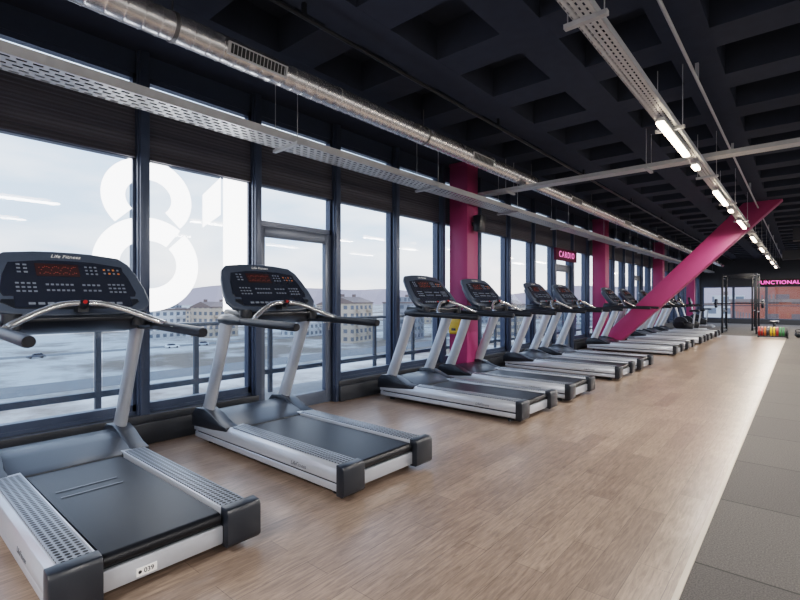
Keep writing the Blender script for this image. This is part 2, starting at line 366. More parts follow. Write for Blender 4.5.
# ------------------------------------------------------------------ duct, trays, pipes
duct = empty('ventilation_duct', (-3.5, 0, 3.34), 'long round spiral galvanised air duct under the ceiling', 'air duct')
bm = bmesh.new(); pts = []; rad = []; yy = -4.9
while yy < 32.7:
    pts += [(0, yy, 0), (0, yy+.092, 0), (0, yy+.10, 0), (0, yy+.108, 0)]; rad += [.103, .103, .1075, .103]; yy += .115
tube(bm, pts, rad, 28, 1)
yy = -2.9
while yy < 32: tube(bm, [(0, yy, 0), (0, yy+0.05, 0)], 0.111, 32, 1, up=(0, 0, 1)); yy += 3.0
finish(bm, 'duct_pipe', M_duct, parent=duct, smooth=50)
grille = None
for g in range(9):
    y0 = 1.9+g*3.6
    if grille is None:
        bm = bmesh.new(); a = math.radians(-12)
        c = Vector((math.cos(a), 0, math.sin(a))); t = Vector((-math.sin(a), 0, math.cos(a)))
        def gbox(u0, u1, v0, v1, w0, w1, mi):
            vs = []
            for (u, v, w_) in [(u0,v0,w0),(u1,v0,w0),(u1,v1,w0),(u0,v1,w0),(u0,v0,w1),(u1,v0,w1),(u1,v1,w1),(u0,v1,w1)]:
                p = c*(0.098+w_)+t*v; vs.append(bm.verts.new((p.x, u, p.z)))
            for f in [(0,3,2,1),(4,5,6,7),(0,1,5,4),(1,2,6,5),(2,3,7,6),(3,0,4,7)]: bm.faces.new([vs[i] for i in f]).material_index = mi
        gbox(0, .55, -.048, .048, -.04, .012, 0); gbox(.02, .53, -.036, .036, .012, .014, 1)
        for s in range(15): gbox(.04+s*.034, .044+s*.034, -.036, .036, .014, .018, 0)
        grille = finish(bm, 'vent_grille', [M_galv, M_black], parent=duct, loc=(0, y0, 0))
    else:
        o = grille.copy(); COL.objects.link(o); o.location = (0, y0, 0)
for g in range(12):
    bm = bmesh.new(); y0 = -1.5+g*3.0; tube(bm, [(0, y0, 0), (0, y0+0.03, 0)], 0.109, 24, 1, up=(0, 0, 1))
    tube(bm, [(0, y0+.015, .10), (0, y0+.015, ZC-3.34)], 0.006, 6, 1); finish(bm, 'hanger', M_rod, parent=duct)

def tray(name, along, pos, length0, length1, width, z, hang, label, mperf, hmat=M_galv, lipmat=M_galv, lip=0.06):
    r = empty(name, (0, 0, 0), label, 'cable tray')
    bm = bmesh.new()
    def bx(a0, a1, b0, b1, z0, z1, mi):
        if along == 'y': box(bm, b0, b1, a0, a1, z0, z1, mi)
        else: box(bm, a0, a1, b0, b1, z0, z1, mi)
    h = width/2
    bx(length0, length1, pos-h, pos+h, z, z+0.003, 0)
    for s in (-1, 1):
        bx(length0, length1, pos+s*h-0.002, pos+s*h+0.002, z, z+lip, 1)
        bx(length0, length1, pos+s*h-(0.012 if s > 0 else 0), pos+s*h+(0.012 if s < 0 else 0), z+lip-0.002, z+lip, 1)
    finish(bm, 'tray_body', [mperf, lipmat], parent=r)
    a = length0+0.6
    while a < length1:
        bm = bmesh.new()
        bx(a-0.02, a+0.02, pos-h-0.06, pos+h+0.06, z-0.03, z-0.001, 0)
        for s in (-1, 1):
            if along == 'y': tube(bm, [(pos+s*(h+0.04), a, z-0.03), (pos+s*(h+0.04), a, ZC)], 0.004, 6, 1)
            else: tube(bm, [(a, pos+s*(h+0.04), z-0.03), (a, pos+s*(h+0.04), ZC)], 0.004, 6, 1)
        finish(bm, 'hanger', hmat, parent=r); a += hang
    return r
tray('cable_tray', 'y', -4.04, -4.9, 32.8, 0.30, 2.93, 2.4, 'wide perforated galvanised cable tray hung in front of the windows', M_perf_y, lip=0.075)
tray('cable_tray', 'y', -1.00, -4.9, 13.78, 0.14, 3.06, 2.4, 'narrow perforated cable tray carrying linear lights', M_perf_n, lip=0.05)
tray('cable_tray', 'y', -1.00, 14.22, 32.8, 0.14, 3.06, 2.4, 'narrow perforated cable tray carrying linear lights', M_perf_n, lip=0.05)
tray('cable_tray', 'x', 7.12, -4.3, 8.9, 0.20, 3.145, 2.1, 'perforated cable tray crossing the room below the ceiling', M_perf_x, lip=0.05)
for s in range(3):
    bm = bmesh.new(); pts = [(-4.10+s*0.05+0.008*math.sin(j*1.7+s), -4.8+j*1.2, 2.942) for j in range(32)]
    tube(bm, pts, 0.008, 6, 2); finish(bm, 'power_cable', M_black, label='black cable lying in the galvanised cable tray', category='cable', group='cables in tray')
for (xa, ya, yb) in ((-0.78, -4.9, 13.79), (-0.78, 14.21, 32.8)):
    bm = bmesh.new(); tube(bm, [(xa, ya, 3.5), (xa, yb, 3.5)], 0.014, 10, 1)
    q = ya+1.0
    while q < yb: box(bm, xa-.015, xa+.015, q, q+.03, 3.5, ZC-0.002); q += 3.085
    finish(bm, 'conduit_pipe', M_galv, label='thin galvanised conduit clipped below the ceiling', category='pipe')
bm = bmesh.new(); tube(bm, [(-2.95, -4.9, 3.55), (-2.95, 32.8, 3.55)], 0.018, 10, 1)
q = -3.9
while q < 32: box(bm, -2.965, -2.935, q, q+.03, 3.55, ZC-0.002); q += 3.085
finish(bm, 'conduit_pipe', M_black, label='thin black pipe clipped below the ceiling', category='pipe')
for (ya, za, xa) in ((17.5, 3.05, -0.2), (24.0, 2.95, -0.6)):
    bm = bmesh.new(); box(bm, xa, XR-0.05, ya, ya+0.5, za, za+0.35)
    q = xa+1.2
    while q < XR-0.2: box(bm, q, q+0.04, ya-0.02, ya+0.52, za-0.02, za+0.37); q += 1.2
    q = xa+0.5
    while q < XR-0.2: tube(bm, [(q, ya+0.25, za+0.3), (q, ya+0.25, ZC)], 0.01, 6, 1); q += 2.4
    finish(bm, 'ventilation_duct', M_wallg, label='dark rectangular air duct crossing below the ceiling', category='air duct')

# linear lights
def lamp(x, y0, ln=1.5, z=3.11):
    r = empty('linear_light', (x, y0, z), 'slim linear ceiling light glowing warm white under a tray', 'ceiling light', 'linear ceiling lights')
    bm = bmesh.new(); box(bm, -0.035, 0.035, 0, ln, -0.030, 0.0); finish(bm, 'lamp_housing', M_lamph, parent=r, bevel=0.004)
    bm = bmesh.new(); box(bm, -0.034, 0.034, 0.01, ln-0.01, -0.058, -0.030); finish(bm, 'lamp_diffuser', M_lamp, parent=r, bevel=0.01)
    return r
def area(x, y, z, sx, sy, e, col=(1, 0.96, 0.92), rot=(0, 0, 0)):
    l = bpy.data.lights.new('area_lamp', 'AREA'); l.shape = 'RECTANGLE'; l.size = sx; l.size_y = sy; l.energy = e; l.color = col
    o = bpy.data.objects.new('area_lamp', l); COL.objects.link(o); o.location = (x, y, z); o.rotation_euler = rot; return o
root = lamp(-1.00, 4.85, ln=1.35, z=3.028); short = lamp(-1.00, 6.68, ln=0.25, z=3.028)
for yl in (4.85, 8.5, 12.0, 15.3, 18.8, 22.3, 25.8, 29.3):
    if yl > 5: copy_tree(root, (-1.00, yl, 3.028))
    if 5 < yl < 12: copy_tree(short, (-1.00, yl+1.95, 3.028))
    wc = (1, 0.88, 0.74) if yl > 10 else (1, 0.94, 0.88)
    area(-1.00, yl+0.7, 2.95, 0.1, 1.3, 80, wc)
for yl in (-3, 1.5, 6, 10.5, 15, 20, 25, 30):  # unseen lamp rows added right of the view as room fill
    copy_tree(root, (3.2, yl, 3.6)); area(3.2, yl+0.75, 3.5, 0.3, 1.5, 130)
    copy_tree(root, (6.4, yl, 3.6)); area(6.4, yl+0.75, 3.5, 0.3, 1.5, 95)
copy_tree(root, (-2.2, -3.2, 3.6)); area(-2.2, -2.5, 3.5, 0.3, 1.5, 120)  # unseen lamp added behind the camera for fill
area(-1.00, -1.5, 2.95, 0.3, 1.5, 85)  # bare area light added for fill, no fitting above it

# ------------------------------------------------------------------ loudspeaker on column
sp_ = empty('loudspeaker', (-4.16, 6.8, 2.62), 'small black wall speaker bracketed to the magenta column', 'speaker')
bm = bmesh.new(); prism(bm, [(0, -0.13), (0.12, -0.15), (0.15, 0.13), (0, 0.13)], -0.09, 0.09); finish(bm, 'speaker_box', M_black, parent=sp_, bevel=0.01)
bm = bmesh.new(); box(bm, -0.06, 0.01, -0.03, 0.03, -0.03, 0.03); finish(bm, 'bracket', M_black2, parent=sp_)

# ------------------------------------------------------------------ signs
M_signb = mat('sign_magenta', rgb(78, 16, 50), 0.6, spec=0.2)
M_signd = mat('sign_dark', rgb(30, 12, 22), 0.6)
M_signt = mat('sign_lettering', rgb(235, 110, 175), 0.4, emit=(1, 0.20, 0.50, 1), es=0.9)
M_signt2 = mat('sign_lettering_glow', rgb(240, 90, 165), 0.4, emit=(1, 0.12, 0.46, 1), es=2.2)
sg = empty('wall_sign', (-4.60, 11.96, 2.49), 'dark magenta sign board with pink CARDIO lettering above the balcony door', 'sign')
bm = bmesh.new(); box(bm, -0.06, 0, -0.70, 0.70, -0.15, 0.15); finish(bm, 'sign_board', M_signb, parent=sg, bevel=0.004)
text_obj('lettering', 'CARDIO', 0.22, basis((0.003, 0, 0), (0, 1, 0), (0, 0, 1)), M_signt, sg, 0.003, bold=0.0, spacing=1.35)
sg = empty('wall_sign', (-0.98, Y1-0.08, 2.30), 'dark sign band with glowing pink FUNCTIONAL lettering on the end wall', 'sign')
bm = bmesh.new(); box(bm, -1.02, 1.02, 0, 0.08, -0.20, 0.20); finish(bm, 'sign_board', M_signd, parent=sg, bevel=0.005)
text_obj('lettering', 'FUNCTIONAL', 0.28, basis((0, -0.004, 0), (1, 0, 0), (0, 0, 1)), M_signt2, sg, 0.004, bold=0.0, spacing=1.06)

# ------------------------------------------------------------------ window decals
def arc_strip(bm, cy, cz, ro_y, ro_z, th, a0, a1, n=52):
    P = []; Q = []
    for k in range(n+1):
        a = math.radians(a0+(a1-a0)*k/n)
        P.append((cy+ro_y*math.cos(a), cz+ro_z*math.sin(a))); Q.append((cy+(ro_y-th)*math.cos(a), cz+(ro_z-th)*math.sin(a)))
    for k in range(n):
        bm.faces.new([bm.verts.new((0, *P[k])), bm.verts.new((0, *P[k+1])), bm.verts.new((0, *Q[k+1])), bm.verts.new((0, *Q[k]))])
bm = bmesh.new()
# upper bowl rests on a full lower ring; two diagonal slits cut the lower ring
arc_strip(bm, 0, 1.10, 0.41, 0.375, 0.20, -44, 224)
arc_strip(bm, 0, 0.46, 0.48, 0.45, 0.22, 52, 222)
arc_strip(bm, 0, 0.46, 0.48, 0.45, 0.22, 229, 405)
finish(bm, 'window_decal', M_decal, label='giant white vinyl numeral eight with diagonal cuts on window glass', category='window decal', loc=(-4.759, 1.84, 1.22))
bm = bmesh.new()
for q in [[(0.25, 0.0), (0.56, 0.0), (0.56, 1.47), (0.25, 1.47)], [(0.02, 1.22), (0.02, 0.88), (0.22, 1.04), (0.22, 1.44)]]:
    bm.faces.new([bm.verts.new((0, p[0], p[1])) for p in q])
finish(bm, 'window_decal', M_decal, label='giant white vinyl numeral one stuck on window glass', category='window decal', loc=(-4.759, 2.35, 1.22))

# ------------------------------------------------------------------ treadmill
XT = -3.32
tm = empty('treadmill', (XT, 2.56, 0), 'black and silver commercial treadmill facing the windows', 'treadmill', 'row of treadmills')
bm = bmesh.new(); box(bm, -0.98, 0.98, -0.36, 0.36, 0.055, 0.15); box(bm, -0.95, -0.85, -0.42, 0.42, 0.05, 0.12); box(bm, 0.80, 0.9, -0.42, 0.42, 0.05, 0.12)
finish(bm, 'base_frame', M_black, parent=tm, bevel=0.01)
for s in (-1, 1):
    bm = bmesh.new()
    prof = [(s*0.29, 0.07), (s*0.445, 0.045), (s*0.466, 0.06), (s*0.466, 0.10), (s*0.456, 0.108), (s*0.456, 0.118), (s*0.476, 0.124), (s*0.476, 0.175), (s*0.462, 0.212), (s*0.438, 0.230), (s*0.29, 0.234)]
    prism(bm, prof, -1.03, 0.985, 'x')
    rail = finish(bm, 'side_rail', M_silver, parent=tm, bevel=0.003)
    bm = bmesh.new(); ya, yb = sorted((s*0.302, s*0.432)); box(bm, -0.42, 0.965, ya, yb, 0.230, 0.241)
    finish(bm, 'foot_pad', M_pad, parent=rail, bevel=0.004)
    bm = bmesh.new()
    ya, yb = sorted((s*0.452, s*0.4605)); box(bm, -0.98, 0.975, ya, yb, 0.107, 0.120)
    finish(bm, 'trim_strip', M_black, parent=rail)
    bm = bmesh.new()
    ya, yb = sorted((s*0.285, s*0.482))
    prism(bm, [(0.975, 0.037), (1.035, 0.037), (1.052, 0.055), (1.052, 0.215), (1.040, 0.240), (0.975, 0.246)], ya, yb)
    finish(bm, 'end_cap', M_black, parent=tm, bevel=0.006, segs=2)
bm = bmesh.new(); box(bm, 0.975, 1.005, -0.285, 0.285, 0.055, 0.150); finish(bm, 'rear_panel', M_silver, parent=tm, bevel=0.006)
bm = bmesh.new()
pr = [(-0.6, 0.17), (-0.6, 0.212)]+[(0.975+0.035*math.sin(a), 0.187+0.032*math.cos(a)) for a in [math.radians(v) for v in range(0, 181, 20)]]
prism(bm, pr, -0.272, 0.272); finish(bm, 'running_belt', M_belt, parent=tm)
bm = bmesh.new()
prism(bm, [(-1.06, 0.08), (-1.07, 0.20), (-1.04, 0.255), (-0.94, 0.295), (-0.78, 0.300), (-0.66, 0.285), (-0.50, 0.238), (-0.42, 0.221), (-0.42, 0.17), (-0.95, 0.08)], -0.36, 0.36)
for s in (-1, 1):
    ya, yb = sorted((s*0.352, s*0.480))
    prism(bm, [(-1.07, 0.15), (-1.065, 0.27), (-1.0, 0.33), (-0.84, 0.345), (-0.72, 0.315), (-0.56, 0.25), (-0.45, 0.232), (-0.45, 0.20), (-0.70, 0.175), (-0.95, 0.16)], ya, yb)
finish(bm, 'motor_cover', M_black, parent=tm, bevel=0.009, segs=2)
for s in (-1, 1):
    bm = bmesh.new()
    tube(bm, [(-0.90, s*0.415, 0.25), (-0.77, s*0.418, 0.55), (-0.64, s*0.42, 0.86), (-0.53, s*0.425, 1.15)], [0.042, 0.039, 0.038, 0.042], 20, 5, ratio=2.0)
    finish(bm, 'upright', M_silver, parent=tm)
    bm = bmesh.new()
    tube(bm, [(-0.60, s*0.42, 1.165), (-0.48, s*0.435, 1.17), (-0.36, s*0.44, 1.165), (-0.24, s*0.44, 1.16)], [0.048, 0.050, 0.042, 0.036], 16, 5, mi=0)
    tube(bm, [(-0.26, s*0.44, 1.16), (0.0, s*0.44, 1.152), (0.25, s*0.438, 1.145), (0.47, s*0.434, 1.138), (0.485, s*0.434, 1.138)], [0.033, 0.033, 0.033, 0.032, 0.018], 16, 4, mi=1)
    finish(bm, 'handrail', [M_black, M_grip], parent=tm)
bm = bmesh.new()
tube(bm, [(-0.06, -0.435, 1.175), (-0.12, -0.40, 1.195), (-0.21, -0.24, 1.27), (-0.26, -0.12, 1.31), (-0.27, 0, 1.318), (-0.26, 0.12, 1.31), (-0.21, 0.24, 1.27), (-0.12, 0.40, 1.195), (-0.06, 0.435, 1.175)], 0.020, 14, 5, up=(1, 0, 0))
finish(bm, 'crossbar', M_chrome, parent=tm)
bm = bmesh.new(); tube(bm, [(-0.27, 0, 1.30), (-0.235, 0, 1.325)], 0.026, 16, 1, mi=0); tube(bm, [(-0.235, 0, 1.325), (-0.226, 0, 1.331)], 0.012, 16, 1, mi=1); box(bm, -0.36, -0.27, -0.03, 0.03, 1.26, 1.32, 0)
finish(bm, 'stop_button', [M_black, M_red], parent=tm, label='red emergency stop button')
a = math.radians(38.5)
CM = basis((-0.53, 0, 1.455), (0, 1, 0), (-math.sin(a), 0, math.cos(a)))
def outl(half): return half+[(-u, v) for u, v in half[::-1]]
bm = bmesh.new()
o1 = outl([(0.12, -0.275), (0.30, -0.265), (0.43, -0.235), (0.478, -0.16), (0.470, -0.04), (0.44, 0.10), (0.405, 0.205), (0.345, 0.268), (0.18, 0.292), (0.06, 0.298)])
prism(bm, o1, -0.040, 0.0, 'z', 0)
o2 = outl([(0.12, -0.25), (0.34, -0.22), (0.36, 0.0), (0.30, 0.18), (0.16, 0.24), (0.06, 0.25)])
prism(bm, o2, -0.12, -0.035, 'z', 0)
bm.transform(CM)
cons = finish(bm, 'console', M_cons, parent=tm, bevel=0.014, segs=3)
bm = bmesh.new(); o3 = outl([(0.12, -0.12), (0.38, -0.115), (0.395, -0.08), (0.37, 0.06), (0.33, 0.17), (0.16, 0.20), (0.06, 0.205)])
prism(bm, o3, -0.002, 0.006, 'z'); bm.transform(CM); finish(bm, 'face_panel', M_black2, parent=cons, bevel=0.003, segs=1)
bm = bmesh.new(); o4 = outl([(0.12, -0.225), (0.33, -0.215), (0.40, -0.165), (0.392, -0.14), (0.12, -0.14)])
prism(bm, o4, -0.002, 0.005, 'z'); bm.transform(CM); finish(bm, 'control_strip', M_black, parent=cons, bevel=0.002, segs=1)
bm = bmesh.new(); box(bm, -0.19, 0.06, 0.055, 0.165, 0.004, 0.010)
for r_ in range(7):
    for c_ in range(20):
        if (r_*7+c_*3+(c_*c_) % 5) % 5 == 0:
            x_ = -0.170+c_*0.011; z_ = 0.075+r_*0.0105; box(bm, x_, x_+0.003, z_, z_+0.003, 0.010, 0.011, 1)
bm.transform(CM); finish(bm, 'display', [M_disp, M_led], parent=cons)
bm = bmesh.new()
box(bm, -0.33, 0.345, -0.21, 0.165, 0.0045, 0.0062, 3)
for (u0, v0, nc, nr, du, dv, wu, wv, mi) in [
    (-0.31, -0.085, 4, 3, .030, .034, .018, .012, 0), (-0.15, -0.075, 6, 2, .028, .05, .017, .013, 0), (0.06, -0.075, 4, 2, .030, .05, .018, .013, 0),
    (0.22, -0.085, 4, 3, .030, .034, .018, .012, 0), (0.10, 0.08, 3, 3, .030, .032, .015, .012, 0), (0.215, 0.09, 4, 2, .030, .034, .013, .013, 1),
    (-0.29, 0.08, 2, 3, .036, .032, .020, .012, 0)]:
    for c_ in range(nc):
        for r_ in range(nr): box(bm, u0+c_*du, u0+c_*du+wu, v0+r_*dv, v0+r_*dv+wv, 0.005, 0.009, mi if (mi == 0 or (c_+r_) % 2) else 0)
for c_ in range(5): box(bm, -0.26+c_*0.05, -0.225+c_*0.05, -0.19, -0.172, 0.004, 0.009, 0)
for c_ in range(5): box(bm, 0.045+c_*0.05, 0.080+c_*0.05, -0.19, -0.172, 0.004, 0.009, 0)
tube(bm, [(0.01, -0.18, 0.004), (0.01, -0.18, 0.011)], 0.012, 14, 1, mi=2)
bm.transform(CM); finish(bm, 'keypad', [M_key, M_keyo, M_red, M_black2], parent=cons)
text_obj('logo', 'Life Fitness', 0.040, CM @ Matrix.Translation((0, 0.245, 0.002)), M_whitetxt, cons, 0.001, bold=0.0002, shear=0.4)
for s in (-1, 1):
    bm = bmesh.new(); ct = Vector((-0.33, s*0.36, 1.235)); n = 20
    O = [[bm.verts.new((ct.x+0.052*math.cos(2*math.pi*k/n), ct.y+0.052*math.sin(2*math.pi*k/n), ct.z+zz)) for k in range(n)] for zz in (-0.075, 0.02)]
    I = [[bm.verts.new((ct.x+0.044*math.cos(2*math.pi*k/n), ct.y+0.044*math.sin(2*math.pi*k/n), ct.z+zz)) for k in range(n)] for zz in (0.02, -0.065)]
    seq = [O[0], O[1], I[0], I[1]]
    for A, B in zip(seq, seq[1:]):
        for k in range(n): bm.faces.new([A[k], A[(k+1) % n], B[(k+1) % n], B[k]])
    bm.faces.new(O[0][::-1]); bm.faces.new(I[1])
    finish(bm, 'cup_holder', M_black, parent=tm)
bm = bmesh.new()
prism(bm, [(-0.68, 1.10), (-0.46, 1.13), (-0.30, 1.20), (-0.30, 1.235), (-0.42, 1.24), (-0.62, 1.26)], -0.40, 0.40)
finish(bm, 'console_shelf', M_black, parent=tm, bevel=0.015, segs=3)
for (x_, s) in ((-0.9, -1), (-0.9, 1), (0.86, -1), (0.86, 1)):
    bm = bmesh.new(); tube(bm, [(x_, s*0.36, 0), (x_, s*0.36, 0.022)], 0.035, 14, 1); tube(bm, [(x_, s*0.36, 0.02), (x_, s*0.36, 0.06)], 0.015, 10, 1)
    finish(bm, 'foot', M_grip, parent=tm)
text_obj('side_logo', 'LifeFitness', 0.042, basis((0.56, -0.4765, 0.152), (1, 0, 0), (0, 0, 1)), M_greytxt, tm, 0.001, bold=0.0002, shear=0.35)
text_obj('side_logo', 'LifeFitness', 0.042, basis((0.56, 0.4765, 0.152), (-1, 0, 0), (0, 0, 1)), M_greytxt, tm, 0.001, bold=0.0002, shear=0.35)

t1 = copy_tree(tm, (XT, 0.98, 0)); t1['label'] = 'black and silver treadmill with a white 039 sticker on its rear'
for yc in (5.12, 6.50, 8.65, 10.0, 13.2, 14.76, 16.9, 18.3, 20.2): copy_tree(tm, (XT, yc, 0))
bm = bmesh.new(); box(bm, 1.005, 1.008, -0.14, -0.05, 0.068, 0.106); stk = finish(bm, 'sticker', M_white, parent=t1, bevel=0.0, label='white numbered sticker')
text_obj('sticker_number', '039', 0.030, basis((1.0085, -0.086, 0.087), (0, 1, 0), (0, 0, 1)), M_black, stk, 0.0004, bold=0.0005)
bm = bmesh.new(); tube(bm, [(1.007, -0.125, 0.087), (1.009, -0.125, 0.087)], 0.008, 14, 1); finish(bm, 'sticker_mark', M_black, parent=stk)
M_mark = mat('belt_print', rgb(84, 90, 100), 0.4)
for xm in (0.02, 0.13):
    bm = bmesh.new(); box(bm, xm, xm+0.014, -0.22, 0.10, 0.2185, 0.2200); finish(bm, 'belt_mark', M_mark, parent=t1, label='thin pale line across the belt')

# ------------------------------------------------------------------ functional zone equipment
def power_rack(loc, wd=1.1):
    r = empty('power_rack', loc, 'black steel power rack on the rubber floor', 'power rack', 'power racks')
    for (x_, y_) in ((0, 0), (wd, 0), (0, 1.4), (wd, 1.4)):
        bm = bmesh.new(); box(bm, x_-.032, x_+.032, y_-.032, y_+.032, 0, 2.4); box(bm, x_-.06, x_+.06, y_-.06, y_+.06, 0, 0.012)
        finish(bm, 'post', M_black, parent=r, bevel=0.004)
    for y_ in (0, 1.4):
        bm = bmesh.new(); box(bm, .03, wd-.03, y_-.03, y_+.03, 2.32, 2.38); finish(bm, 'cross_beam', M_black, parent=r, bevel=0.004)
    for x_ in (0, wd):
        for (z0, z1) in ((2.32, 2.38), (.05, .11), (.85, .89)):
            bm = bmesh.new(); box(bm, x_-.025, x_+.025, .03, 1.37, z0, z1); finish(bm, 'side_beam', M_black, parent=r, bevel=0.004)
    bm = bmesh.new(); tube(bm, [(-0.30, -.08, 1.2), (wd+.30, -.08, 1.2)], 0.014, 10, 1)
    for x_ in (-0.2, wd+.2): tube(bm, [(x_-.04, -.08, 1.2), (x_+.04, -.08, 1.2)], 0.18, 24, 1)
    for x_ in (-0.03, wd-.03): box(bm, x_, x_+.06, -.1, -.03, 1.16, 1.185)
    finish(bm, 'barbell', M_black2, parent=r)
    return r
pr_ = power_rack((-2.45, 22.9, 0)); copy_tree(pr_, (-2.75, 25.6, 0)); copy_tree(pr_, (1.2, 26.0, 0))
cn = {'red': M_red, 'yellow': M_yel, 'green': M_grn, 'orange': M_ora, 'black': M_black}
rk = empty('plate_rack', (-1.22, 21.3, 0), 'low black rack holding a row of small coloured plates', 'weight rack')
seq = ['red', 'red', 'orange', 'black', 'yellow', 'yellow', 'red', 'green', 'green', 'black']
L_ = len(seq)*.085+.01
bm = bmesh.new()
for yy in (-.11, .11): box(bm, 0, L_, yy-.012, yy+.012, .02, .05)
for k in range(len(seq)+1):
    box(bm, k*.085, k*.085+.01, -.11, .11, .02, .05)
    for yy in (-.11, .11): tube(bm, [(k*.085+.005, yy, .04), (k*.085+.005, yy, .18)], .005, 8, 1)
for xx in (0.02, L_-.02):
    for yy in (-.11, .11): box(bm, xx-.02, xx+.02, yy-.02, yy+.02, 0, .03)
finish(bm, 'rack_frame', M_black, parent=rk)
for j, c_ in enumerate(seq):
    bm = bmesh.new()
    tube(bm, [(-.030, 0, 0), (-.026, 0, 0), (.026, 0, 0), (.030, 0, 0)], [.15, .165, .165, .15], 32, 1)
    tube(bm, [(-.034, 0, 0), (.034, 0, 0)], .045, 16, 1, mi=1)
    finish(bm, 'bumper_plate', [cn[c_], M_chrome], label='small %s rubber weight plate standing in the low rack' % c_, category='weight plate', group='bumper plates', loc=(-1.22+.0475+j*.085, 21.3, .216))
sr = empty('storage_rack', (0.0, 23.6, 0), 'black three-tier storage rack with equipment', 'storage rack')
for x_ in (0, 1.6):
    bm = bmesh.new(); box(bm, x_-.03, x_+.03, -.2, .2, 0, .05); box(bm, x_-.03, x_+.03, -.03, .03, .05, 1.2); finish(bm, 'rack_side', M_black, parent=sr)
for z_ in (.25, .65, 1.05):
    bm = bmesh.new(); box(bm, .03, 1.57, -.2, .2, z_, z_+.03); finish(bm, 'shelf', M_black, parent=sr)
db = None
for z_ in (.281, .681, 1.081):
    for j in range(7):
        lc = (0.14+j*.22, 23.6, z_+.065)
        if db is None:
            bm = bmesh.new(); tube(bm, [(0, -.1, 0), (0, .1, 0)], .014, 10, 1)
            for s in (-1, 1): tube(bm, [(0, s*.1, 0), (0, s*.17, 0)], .065, 16, 1, up=(0, 0, 1))
            db = finish(bm, 'dumbbell', M_black, label='black round-headed dumbbell on the storage rack', category='dumbbell', group='dumbbells', loc=lc)
        else:
            o = db.copy(); COL.objects.link(o); o.location = lc
kb = None
for j in range(5):
    if kb is None:
        bm = bmesh.new(); bmesh.ops.create_uvsphere(bm, u_segments=20, v_segments=12, radius=.11, matrix=Matrix.Translation((0, 0, .105)))
        tube(bm, [(-.06, 0, .18), (-.075, 0, .24), (-.04, 0, .28), (.04, 0, .28), (.075, 0, .24), (.06, 0, .18)], .016, 10, 4)
        kb = finish(bm, 'kettlebell', M_black, label='black cast iron kettlebell on the rubber floor', category='kettlebell', group='kettlebells', loc=(-0.1, 21.9, 0.005))
    else:
        o = kb.copy(); COL.objects.link(o); o.location = (-0.1+j*.32, 21.9, 0.005)
def bench(loc):
    be = empty('weight_bench', loc, 'black padded flat weight bench', 'bench', 'weight benches')
    bm = bmesh.new(); box(bm, -.15, .15, -.6, .6, .38, .45); finish(bm, 'bench_pad', M_black, parent=be, bevel=.02)
    bm = bmesh.new(); box(bm, -.03, .03, -.5, .5, .30, .38); box(bm, -.03, .03, -.48, -.42, .04, .32); box(bm, -.03, .03, .42, .48, .04, .32); box(bm, -.25, .25, -.48, -.42, 0, .05); box(bm, -.25, .25, .42, .48, 0, .05)
    finish(bm, 'bench_frame', M_black, parent=be); return be
b1 = bench((-0.9, 25.6, 0)); copy_tree(b1, (-3.15, 21.75+1.0, 0)) if False else None
def bike(loc):
    r = empty('exercise_bike', loc, 'black and silver upright exercise bike near the end of the room', 'exercise bike', 'exercise bikes')
    bm = bmesh.new(); box(bm, -.55, -.47, -.27, .27, 0, .07); box(bm, .47, .55, -.27, .27, 0, .07); box(bm, -.5, .5, -.05, .05, .05, .13); finish(bm, 'base', M_silver, parent=r, bevel=.01)
    bm = bmesh.new(); tube(bm, [(-.25, -.06, .38), (-.25, .06, .38)], .27, 28, 1); prism(bm, [(-.3, .15), (.2, .12), (.25, .35), (-.1, .5)], -.06, .06); finish(bm, 'wheel_housing', M_black, parent=r, bevel=.01)
    bm = bmesh.new(); tube(bm, [(.2, 0, .2), (.28, 0, .85)], .03, 12, 1); finish(bm, 'seat_post', M_silver, parent=r)
    bm = bmesh.new(); prism(bm, [(.08, .07), (.08, -.07), (.22, -.13), (.42, -.15), (.45, 0), (.42, .15), (.22, .13)], .86, .94, 'z'); prism(bm, [(.08, .04), (.08, -.04), (.2, -.05), (.2, .05)], .84, .87, 'z') ; finish(bm, 'seat', M_black, parent=r, bevel=.02)
    bm = bmesh.new(); tube(bm, [(-.25, 0, .45), (-.45, 0, 1.15)], .035, 12, 1); finish(bm, 'front_post', M_silver, parent=r)
    bm = bmesh.new(); tube(bm, [(-.1, -.22, 1.12), (-.35, -.24, 1.1), (-.44, 0, 1.12), (-.35, .24, 1.1), (-.1, .22, 1.12)], .018, 10, 5); finish(bm, 'handlebar', M_grip, parent=r)
    bm = bmesh.new(); prism(bm, [(-.5, 1.12), (-.38, 1.15), (-.5, 1.48), (-.56, 1.46)], -.2, .2); finish(bm, 'console', M_black2, parent=r, bevel=.01)
    for s in (-1, 1):
        bm = bmesh.new(); tube(bm, [(-.05, s*.08, .33), (-.05+s*.12, s*.1, .33-s*.1)], .012, 8, 1); box(bm, -.1+s*.12, s*.12, s*.14-.05, s*.14+.05, .31-s*.1, .335-s*.1); finish(bm, 'pedal', M_black, parent=r)
    return r
bk = bike((-3.6, 22.4, 0)); copy_tree(bk, (-3.6, 23.8, 0)); copy_tree(bk, (-3.8, 27.4, 0))

